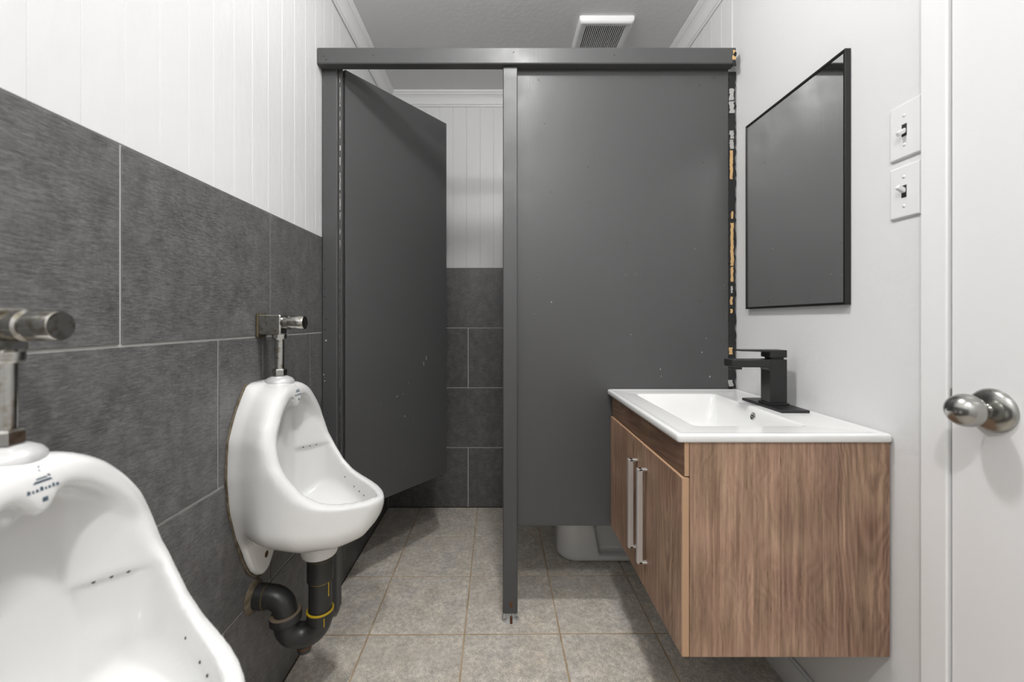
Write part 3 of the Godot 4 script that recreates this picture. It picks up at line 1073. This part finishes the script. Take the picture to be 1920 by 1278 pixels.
func build_trap() -> void:
	var o := node("drain_trap", Vector3(XL, 0, -1.10))
	tag(o, "black plastic drain trap with yellow cement rings under the urinal beside the stall", "drain pipe")
	var pd := 0.160
	part("coupling", lathe([[0.0325, 0.0], [0.0325, 0.060], [0.0300, 0.062]], Vector3(pd, 0.376, 0), Vector3.UP, 28), M.black_pipe, o)
	part("riser", lathe([[0.0285, 0.0], [0.0285, 0.10]], Vector3(pd, 0.285, 0), Vector3.UP, 28), M.black_pipe, o)
	# U-bend that turns towards the wall and a little to the near side
	var path := [Vector3(pd, 0.30, 0.0)]
	var c := Vector3(0.122, 0.275, 0.012)
	for i in 17:
		var a := PI * i / 16.0
		path.append(Vector3(c.x + cos(a) * 0.038, c.y - sin(a) * 0.036, 0.024 * (1.0 - cos(a)) * 0.5))
	path.append(Vector3(0.084, 0.292, 0.024))
	part("bend", tube(path, 0.0300, 28), M.black_pipe, o)
	part("socket", lathe([[0.0325, 0.0], [0.0335, 0.002], [0.0335, 0.024], [0.0325, 0.026]], Vector3(pd, 0.272, 0), Vector3.UP, 28), M.black_pipe, o)
	part("union_nut", lathe([[0.034, 0.0], [0.0385, 0.004], [0.0385, 0.018], [0.0365, 0.021], [0.031, 0.021]], Vector3(0.084, 0.282, 0.024), Vector3(-0.12, 1, 0), 32), M.black_pipe, o)
	part("union_ring", lathe([[0.0368, 0.0], [0.0368, 0.002], [0.032, 0.003]], Vector3(0.0816, 0.302, 0.024), Vector3(-0.12, 1, 0), 32), M.pipe_ring, o)
	var el := [Vector3(0.0835, 0.300, 0.024)]
	for i in 11:
		var a := PI / 2 * i / 10.0
		el.append(Vector3(0.042 + cos(a) * 0.040, 0.305 + sin(a) * 0.040, 0.024))
	el.append(Vector3(0.0, 0.345, 0.024))
	part("elbow", tube(el, 0.0285, 28), M.black_pipe, o)
	part("elbow_collar", lathe([[0.0305, 0.0], [0.0305, 0.022], [0.0285, 0.023]], Vector3(0.010, 0.345, 0.024), Vector3.RIGHT, 28), M.black_pipe, o)
	part("wall_collar", lathe([[0.041, 0.0], [0.040, 0.003], [0.034, 0.008], [0.031, 0.010]], Vector3(0.0, 0.345, 0.024), Vector3.RIGHT, 24), M.caulk, o)
	part("cleanout_plug", lathe([[0.0165, 0.0], [0.0175, 0.003], [0.0175, 0.012], [0.0185, 0.013], [0.0185, 0.024]], Vector3(0.124, 0.198, 0.012), Vector3.UP, 20), M.black_pipe, o)
	part("plug_ring", lathe([[0.0186, 0.0], [0.0192, 0.002], [0.0186, 0.004]], Vector3(0.124, 0.208, 0.012), Vector3.UP, 20), M.brass_hole, o)
	for r in [[pd, 0.294, 0.0338, "pipe_cement"], [pd, 0.372, 0.0294, "pipe_cement"], [pd, 0.430, 0.0330, "tarnish"]]:
		part("cement_ring", lathe([[r[2] - 0.003, 0.0], [r[2], 0.001], [r[2], 0.0035], [r[2] - 0.003, 0.005]], Vector3(r[0], r[1], 0), Vector3.UP, 28), M[r[3]], o)
	for r in [[0.4, 0.338, 0.036, 0.0287], [0.9, 0.268, 0.022, 0.0335]]:
		var a: float = r[0]
		var p := Vector3(pd + cos(a) * r[3], r[1], sin(a) * r[3])
		part("cement_drip", tube([p, p + Vector3(0, r[2] * 0.5, 0), p + Vector3(0, r[2], 0)], 0.0014, 8), M.pipe_cement, o)
	part("cement_ring", lathe([[0.0286, 0.0], [0.0312, 0.001], [0.0312, 0.003], [0.0286, 0.004]], Vector3(0.031, 0.345, 0.024), Vector3.RIGHT, 28), M.tarnish, o)

# ------------------------------------------------------------------ vanity
func round_rect(x0: float, x1: float, d0: float, d1: float, r: float, y: float) -> PackedVector3Array:
	var l := PackedVector3Array()
	for k in [[x1 - r, d1 - r, 0.0], [x0 + r, d1 - r, 90.0], [x0 + r, d0 + r, 180.0], [x1 - r, d0 + r, 270.0]]:
		for i in 9:
			var a := deg_to_rad(k[2] + 90.0 * i / 8.0)
			l.append(Vector3(k[0] + cos(a) * r, y, -(k[1] + sin(a) * r)))
	return l

const VX0 := 0.376   # front edge of the sink slab
const VD0 := 0.892   # its near end
const VD1 := 1.4825  # its far end
const VT := 0.8085   # height of its top

func build_vanity() -> void:
	# cabinet
	var o := node("vanity_cabinet", Vector3.ZERO)
	tag(o, "wall hung walnut veneer vanity cabinet with two doors under the white sink", "cabinet")
	var top := VT - 0.0185
	var bot := EYE - 0.718
	var c0 := VX0 + 0.028    # carcass front
	var c1 := XR - 0.004
	var n0 := VD0 + 0.006
	var n1 := VD1 - 0.006
	part("side_panel", boxd(c0, c1, bot, top, n0, n0 + 0.016, 0.0008, Vector2(0.02, 0.1)), M.veneer, o)
	part("side_panel", boxd(c0, c1, bot, top, n1 - 0.016, n1, 0.0008, Vector2(0.3, 0.1)), M.veneer, o)
	part("bottom_panel", boxd(c0, c1, bot + 0.002, bot + 0.018, n0 + 0.016, n1 - 0.016, 0.0005), M.cabinet_inside, o)
	part("back_panel", boxd(c1 - 0.008, c1, bot + 0.018, top, n0 + 0.016, n1 - 0.016, 0.0005), M.cabinet_inside, o)
	var split := bot + (0.718 - 0.335)
	var f0 := VX0 + 0.011
	# false front: face with grain running along, and its plain edge band
	var ff := part("false_front", boxd(f0 + 0.006, c0 - 0.001, split + 0.002, top - 0.001, n0 + 0.0005, n1, 0.0008), M.veneer_edge, o)
	var st := begin()
	for f in [[f0 + 0.0058, n0 + 0.001, n1 - 0.0005, split + 0.0025, top - 0.0015]]:
		# grain along the front: swap the picture's axes
		for k in 2:
			var ids := [0, 2, 1] if k == 0 else [0, 3, 2]
			var P := [Vector3(f[0], f[3], -f[1]), Vector3(f[0], f[4], -f[1]), Vector3(f[0], f[4], -f[2]), Vector3(f[0], f[3], -f[2])]
			for i in ids:
				st.set_normal(Vector3.LEFT)
				st.set_uv(Vector2(P[i].y + 0.60, -P[i].z))
				st.add_vertex(P[i])
	part("face_veneer", st.commit(), M.veneer_across, ff)
	# doors
	var mid := (n0 + n1) * 0.5 - 0.035
	mid = 1.152
	var uv := [Vector2(0.11, 0.31), Vector2(0.36, 0.12)]
	var spans := [[n0 + 0.0005, mid - 0.001], [mid + 0.001, n1]]
	var hd := [1.115, 1.192]
	for k in 2:
		var dr := part("door", boxd(f0 + 0.001, c0 - 0.001, bot, split - 0.001, spans[k][0], spans[k][1], 0.0008), M.veneer_edge, o)
		part("face_veneer", boxd(f0, f0 + 0.002, bot + 0.0006, split - 0.0016, spans[k][0] + 0.0004, spans[k][1] - 0.0004, 0.0003, uv[k]), M.veneer, dr)
		var hs := begin()
		var hy0 := EYE - 0.642
		var hy1 := EYE - 0.392
		add_box(hs, Vector3(f0 - 0.026, hy0, -hd[k] - 0.006), Vector3(f0 - 0.012, hy1, -hd[k] + 0.006), 0.0008)
		for y in [hy0, hy1 - 0.005]:
			add_box(hs, Vector3(f0 - 0.021, y, -hd[k] - 0.006), Vector3(f0 + 0.001, y + 0.005, -hd[k] + 0.006), 0.0006)
		part("handle", hs.commit(), M.aluminium, dr)
	# sink slab
	var s := node("sink", Vector3.ZERO)
	tag(s, "white ceramic rectangular sink top on the walnut vanity under the mirror", "sink")
	var x1 := XR - 0.0015
	var loops := []
	for e in [[0.030, VT - 0.0185, 0.004], [0.004, VT - 0.0185, 0.006], [0.0012, VT - 0.0172, 0.007], [0.0, VT - 0.014, 0.008], [0.0, VT - 0.005, 0.008], [0.0012, VT - 0.0018, 0.008], [0.0045, VT, 0.008], [0.010, VT - 0.0002, 0.006], [0.016, VT - 0.0016, 0.005], [0.024, VT - 0.0020, 0.004]]:
		loops.append(round_rect(VX0 + e[0], x1 - e[0], VD0 + e[0], VD1 - e[0], maxf(e[2], 0.003), e[1]))
	# basin: inset a on each side, height y
	for e in [[-0.006, -0.0020, 0.016], [-0.0025, -0.0024, 0.016], [0.0, -0.0040, 0.016], [0.0025, -0.009, 0.018], [0.006, -0.020, 0.020], [0.014, -0.050, 0.026], [0.024, -0.082, 0.034], [0.034, -0.098, 0.040], [0.052, -0.106, 0.044], [0.075, -0.109, 0.040]]:
		loops.append(round_rect(0.448 + e[0], 0.706 - e[0] * 1.0, 0.972 + e[0], 1.392 - e[0] * (1.0 if e[0] < 0.003 else 1.6), e[2], VT + e[1]))
	var sb := begin()
	add_loft(sb, loops, false, true)
	part("slab", done(sb), M.sink_ceramic, s)
	# underside of the bowl inside the cabinet
	var under := begin()
	add_loft(under, [round_rect(0.436, 0.718, 0.960, 1.404, 0.03, VT - 0.0182), round_rect(0.455, 0.70, 0.985, 1.37, 0.04, VT - 0.10), round_rect(0.49, 0.66, 1.03, 1.32, 0.05, VT - 0.125)], false, true)
	part("bowl_underside", done(under), M.sink_ceramic, s)
	var oat := Vector3(0.6985, VT - 0.0245, -1.165)
	var ov := part("overflow_ring", lathe([[0.0055, -0.002], [0.0060, 0.0015], [0.0085, 0.0022], [0.0108, 0.0010], [0.0112, -0.002]], oat, Vector3(-1, 0.2, 0), 28), M.chrome, s)
	part("overflow_hole", lathe([[0.0, 0.0012], [0.0056, 0.0010], [0.0056, -0.002]], oat, Vector3(-1, 0.2, 0), 20), M.switch_dark, ov)
	part("overflow_pin", lathe([[0.0, 0.003], [0.0022, 0.0025], [0.0026, 0.0]], oat, Vector3(-1, 0.2, 0), 12), M.chrome, ov)
	part("drain", lathe([[0.0, 0.004], [0.016, 0.0035], [0.021, 0.0025], [0.022, 0.0], [0.022, -0.002]], Vector3(0.577, VT - 0.109, -1.175), Vector3.UP, 28), M.chrome, s)
	# faucet
	var f := node("faucet", Vector3(0.773, VT - 0.002, -1.194))
	tag(f, "matte black square single lever faucet standing on the white sink", "faucet")
	part("deck_plate", box(Vector3(-0.036, 0.0, -0.092), Vector3(0.038, 0.0075, 0.092), 0.0015), M.black_metal, f)
	part("base_collar", box(Vector3(-0.026, 0.0075, -0.026), Vector3(0.030, 0.0125, 0.026), 0.001), M.black_metal, f)
	part("column", box(Vector3(-0.022, 0.0125, -0.0215), Vector3(0.026, 0.134, 0.0215), 0.0014), M.black_metal, f)
	var sp := begin()
	# spout: a flat bar with a rounded inner corner
	add_box(sp, Vector3(-0.128, 0.112, -0.0215), Vector3(-0.021, 0.1335, 0.0215), 0.0014)
	var pts := PackedVector2Array([Vector2(-0.0215, 0.1125), Vector2(-0.034, 0.1125)])
	for i in 5:
		var a := PI / 2 * i / 4.0
		pts.append(Vector2(-0.034 + sin(a) * 0.0125, 0.1125 - (1.0 - cos(a)) * 0.0125))
	add_plate(sp, pts, func(a, b, t): return Vector3(a, b, t), -0.021, 0.021)
	var spm := part("spout", sp.commit(), M.black_metal, f)
	part("aerator", box(Vector3(-0.120, 0.105, -0.012), Vector3(-0.094, 0.1125, 0.012), 0.001), M.black_metal, spm)
	part("lever_neck", box(Vector3(-0.014, 0.134, -0.016), Vector3(0.020, 0.139, 0.016), 0.0005), M.black_metal, f)
	part("lever_block", box(Vector3(-0.022, 0.139, -0.0215), Vector3(0.026, 0.160, 0.0215), 0.0014), M.black_metal, f)
	var lev := begin()
	add_plate(lev, PackedVector2Array([Vector2(-0.021, 0.1545), Vector2(-0.021, 0.1600), Vector2(-0.104, 0.1605), Vector2(-0.104, 0.1572), Vector2(-0.06, 0.1560)]), func(a, b, t): return Vector3(a, b, t), -0.0215, 0.0215)
	part("lever", lev.commit(), M.black_metal, f)

# ------------------------------------------------------------------ things on the right wall, ceiling, toilet
func build_mirror() -> void:
	var o := node("wall_mirror", Vector3(XR, EYE + 0.342, -1.2055))
	tag(o, "rectangular wall mirror in a thin black frame above the sink", "mirror")
	var h := 0.305
	var w := 0.2035
	var t := 0.015
	var f := 0.0062
	for s in [-1.0, 1.0]:
		part("frame_rail", box(Vector3(-t, s * h - (f if s > 0 else 0.0), -w), Vector3(-0.0005, s * h + (0.0 if s > 0 else f), w), 0.0006), M.mirror_frame, o)
		part("frame_stile", box(Vector3(-t, -h + f, s * w - (f if s > 0 else 0.0)), Vector3(-0.0005, h - f, s * w + (0.0 if s > 0 else f)), 0.0006), M.mirror_frame, o)
	part("glass", box(Vector3(-t + 0.003, -h + f, -w + f), Vector3(-0.002, h - f, w - f), 0.0002), M.mirror_glass, o)

func build_switches() -> void:
	var data := [[EYE + 0.390, -1.0, "white light switch plate, the upper of two beside the door casing"], [EYE + 0.2645, 1.0, "white light switch plate, the lower of two beside the door casing"]]
	for k in 2:
		var o := node("light_switch", Vector3(XR, data[k][0], -0.8645 - 0.0005 * k))
		tag(o, data[k][2], "light switch", "light switches by the door")
		var hw := 0.0335 - 0.001 * k
		var hh := 0.0565 - 0.003 * k
		var st := begin()
		var loops := []
		for e in [[0.0, 0.0], [0.0, 0.003], [0.0020, 0.0055], [0.0032, 0.006]]:
			loops.append(PackedVector3Array([Vector3(-e[1], -hh + e[0], -hw + e[0]), Vector3(-e[1], -hh + e[0], hw - e[0]), Vector3(-e[1], hh - e[0], hw - e[0]), Vector3(-e[1], hh - e[0], -hw + e[0])]))
		add_loft(st, loops, true, true, true, -1)
		part("plate", done(st), M.switch_plastic, o)
		for y in [-0.0300, 0.0300]:
			part("screw", lathe([[0.0032, 0.0055], [0.0032, 0.0068], [0.002, 0.0078], [0.0, 0.008]], Vector3(0, y, 0), Vector3.LEFT, 14), M.switch_plastic, o)
		part("slot", box(Vector3(-0.0068, -0.0125, -0.0055), Vector3(-0.0055, 0.0125, 0.0055), 0.0004), M.switch_dark, o)
		var tg := part("toggle", box(Vector3(-0.018, -0.0045, -0.0042), Vector3(0.0, 0.0045, 0.0042), 0.0012), M.switch_plastic, o, Vector3(-0.005, 0, 0))
		tg.rotation.z = deg_to_rad(32.0 * data[k][1] * -1.0)

func build_vent() -> void:
	var d0 := 1.757
	var d1 := d0 + 0.235
	var x0 := pxx(1087, d0)
	var x1 := pxx(1191, d0)
	var o := node("exhaust_fan", Vector3((x0 + x1) / 2, CEIL, -(d0 + d1) / 2))
	tag(o, "white square exhaust fan grille on the ceiling above the stall beam", "fan")
	var hw := (x1 - x0) / 2
	var hd := (d1 - d0) / 2
	var y0 := -0.027
	var st := begin()
	var loops := []
	for e in [[0.0, 0.0, 0.008], [0.0, -0.012, 0.008], [0.003, -0.021, 0.010], [0.008, y0 + 0.001, 0.012], [0.013, y0, 0.012], [0.020, y0 + 0.002, 0.010], [0.030, y0 + 0.004, 0.006], [0.031, y0 + 0.012, 0.006]]:
		loops.append(round_rect(-hw + e[0], hw - e[0], -hd + e[0], hd - e[0], e[2], e[1]))
	add_loft(st, loops)
	part("frame", done(st), M.white_plastic, o)
	var du := begin()
	var c := o.position
	for q in [[DUCT[0], DUCT[0] + 0.002, DUCT[2], DUCT[3], 0.0], [DUCT[1] - 0.002, DUCT[1], DUCT[2], DUCT[3], 0.0], [DUCT[0], DUCT[1], DUCT[2], DUCT[2] + 0.002, 0.0], [DUCT[0], DUCT[1], DUCT[3] - 0.002, DUCT[3], 0.0], [DUCT[0], DUCT[1], DUCT[2], DUCT[3], 0.148]]:
		add_box(du, Vector3(q[0] - c.x, q[4], -q[3] - c.z), Vector3(q[1] - c.x, 0.15, -q[2] - c.z), 0.0)
	part("duct", du.commit(), M.duct_metal, o)
	var n := 20
	var iw := hw - 0.031
	for i in n + 1:
		var x := -iw + 2.0 * iw * i / n
		part("slat", box(Vector3(x - 0.0020, y0 + 0.0035, -hd + 0.029), Vector3(x + 0.0020, y0 + 0.0065, hd - 0.029), 0.0006), M.white_plastic, o)

func toilet_field(x: float, y: float, z: float) -> float:
	# x runs from the front of the foot (0) towards the wall; foot, column with side recess, bowl
	var xx := absf(x - 0.235) - 0.235
	var zz := z - 0.112
	var r := 0.085
	var q := Vector2(maxf(xx + r, 0.0), maxf(zz + r, 0.0)).length() + minf(maxf(xx + r, zz + r), 0.0) - r
	var ped := smax(q + 0.045 * y, maxf(-y, y - 0.34), 0.02)
	# side recess behind the front of the foot
	var rec := smax(smax(0.185 - 0.16 * y - x, 0.030 - y, 0.012), 0.062 - z, 0.02)
	ped = smax(ped, -rec, 0.012)
	# step of the trapway inside the recess
	var way := smax(smax(z - 0.085, absf(x - 0.36) - 0.11, 0.03), absf(y - 0.20) - 0.055, 0.05)
	ped = smin(ped, way, 0.02)
	# bowl
	var e := Vector3((x - 0.13) / 0.235, (y - 0.40) / 0.20, z / 0.182)
	var bowl := (e.length() - 1.0) * 0.17
	bowl = smax(bowl, y - 0.395, 0.014)
	var ci := Vector3((x - 0.12) / 0.185, (y - 0.40) / 0.16, z / 0.135)
	bowl = smax(bowl, -(ci.length() - 1.0) * 0.13, 0.012)
	var deck := smax(smax(absf(x - 0.40) - 0.11, z - 0.135, 0.03), absf(y - 0.345) - 0.05, 0.02)
	return smin(smin(ped, bowl, 0.05), deck, 0.03)

func build_toilet() -> void:
	var o := node("toilet", Vector3(0.252, 0, -1.935))
	tag(o, "white toilet behind the stall panel, its foot seen under the panel", "toilet")
	part("base", surface_net(toilet_field, Vector3(-0.13, -0.012, 0.0), Vector3(0.53, 0.41, 0.20), 0.0075), M.ceramic, o)
	var seat := []
	for e in [[1.0, 0.397], [1.02, 0.400], [1.02, 0.414], [0.99, 0.418]]:
		var l := PackedVector3Array()
		for i in 40:
			var a := TAU * i / 40.0
			l.append(Vector3(0.13 + cos(a) * 0.235 * e[0], e[1], sin(a) * 0.182 * e[0]))
		seat.append(l)
	var st := begin()
	add_loft(st, seat, true, true)
	part("seat", done(st), M.white_plastic, o)
	var lid := []
	for e in [[0.99, 0.4185], [1.0, 0.421], [1.0, 0.430], [0.96, 0.435]]:
		var l := PackedVector3Array()
		for i in 40:
			var a := TAU * i / 40.0
			l.append(Vector3(0.135 + cos(a) * 0.235 * e[0], e[1], sin(a) * 0.180 * e[0]))
		lid.append(l)
	st = begin()
	add_loft(st, lid, true, true)
	part("lid", done(st), M.white_plastic, o)
	st = begin()
	var tl := []
	for e in [[0.010, 0.395, 0.03], [0.0, 0.41, 0.03], [-0.006, 0.72, 0.025]]:
		tl.append(round_rect(0.385 + e[0], 0.572, -0.205 + e[0], 0.205 - e[0], e[2], e[1]))
	add_loft(st, tl, true, true)
	part("tank", done(st), M.ceramic, o)
	st = begin()
	tl = []
	for e in [[0.0, 0.7205], [-0.004, 0.724], [-0.004, 0.742], [0.004, 0.750]]:
		tl.append(round_rect(0.375 + e[0], 0.574, -0.215 + e[0], 0.215 - e[0], 0.025, e[1]))
	add_loft(st, tl, true, true)
	part("tank_lid", done(st), M.ceramic, o)
	st = begin()
	add_box(st, Vector3(0.360, 0.655, 0.10), Vector3(0.372, 0.672, 0.165), 0.003)
	add_box(st, Vector3(0.365, 0.657, 0.145), Vector3(0.385, 0.670, 0.160), 0.002)
	part("flush_handle", st.commit(), M.chrome, o)

func _ready() -> void:
	rng.seed = 7
	# camera: level, lens shifted a little right and down, as the upright lines and the vanishing point (938, 600) ask
	var cam := Camera3D.new()
	cam.name = "camera"
	cam.position = Vector3(0, EYE, 0)
	var lens := CameraAttributesPhysical.new()   # a wide lens, a little soft close to the camera
	lens.frustum_focal_length = 14.8
	lens.frustum_focus_distance = 1.5
	lens.frustum_near = 0.02
	lens.frustum_far = 50.0
	lens.exposure_aperture = 3.4
	cam.attributes = lens
	cam.near = 0.02
	cam.far = 50.0
	cam.projection = Camera3D.PROJECTION_FRUSTUM
	cam.keep_aspect = Camera3D.KEEP_HEIGHT
	cam.size = 2.0 * 0.02 * 639.0 / 790.0
	cam.frustum_offset = Vector2(22.0, -39.0) / 790.0 * 0.02
	add_child(cam)
	cam.current = true
	var env := Environment.new()
	env.background_mode = Environment.BG_COLOR
	env.background_color = Color(0, 0, 0)
	env.tonemap_mode = Environment.TONE_MAPPER_LINEAR
	env.tonemap_exposure = 1.25
	env.sdfgi_enabled = true
	env.ssao_enabled = true
	env.ssil_enabled = true
	var we := WorldEnvironment.new()
	we.environment = env
	add_child(we)
	make_materials()
	build_lights()
	build_floor()
	build_walls()
	build_trim()
	build_stall()
	build_vanity()
	build_urinals()
	build_mirror()
	build_switches()
	build_vent()
	build_toilet()
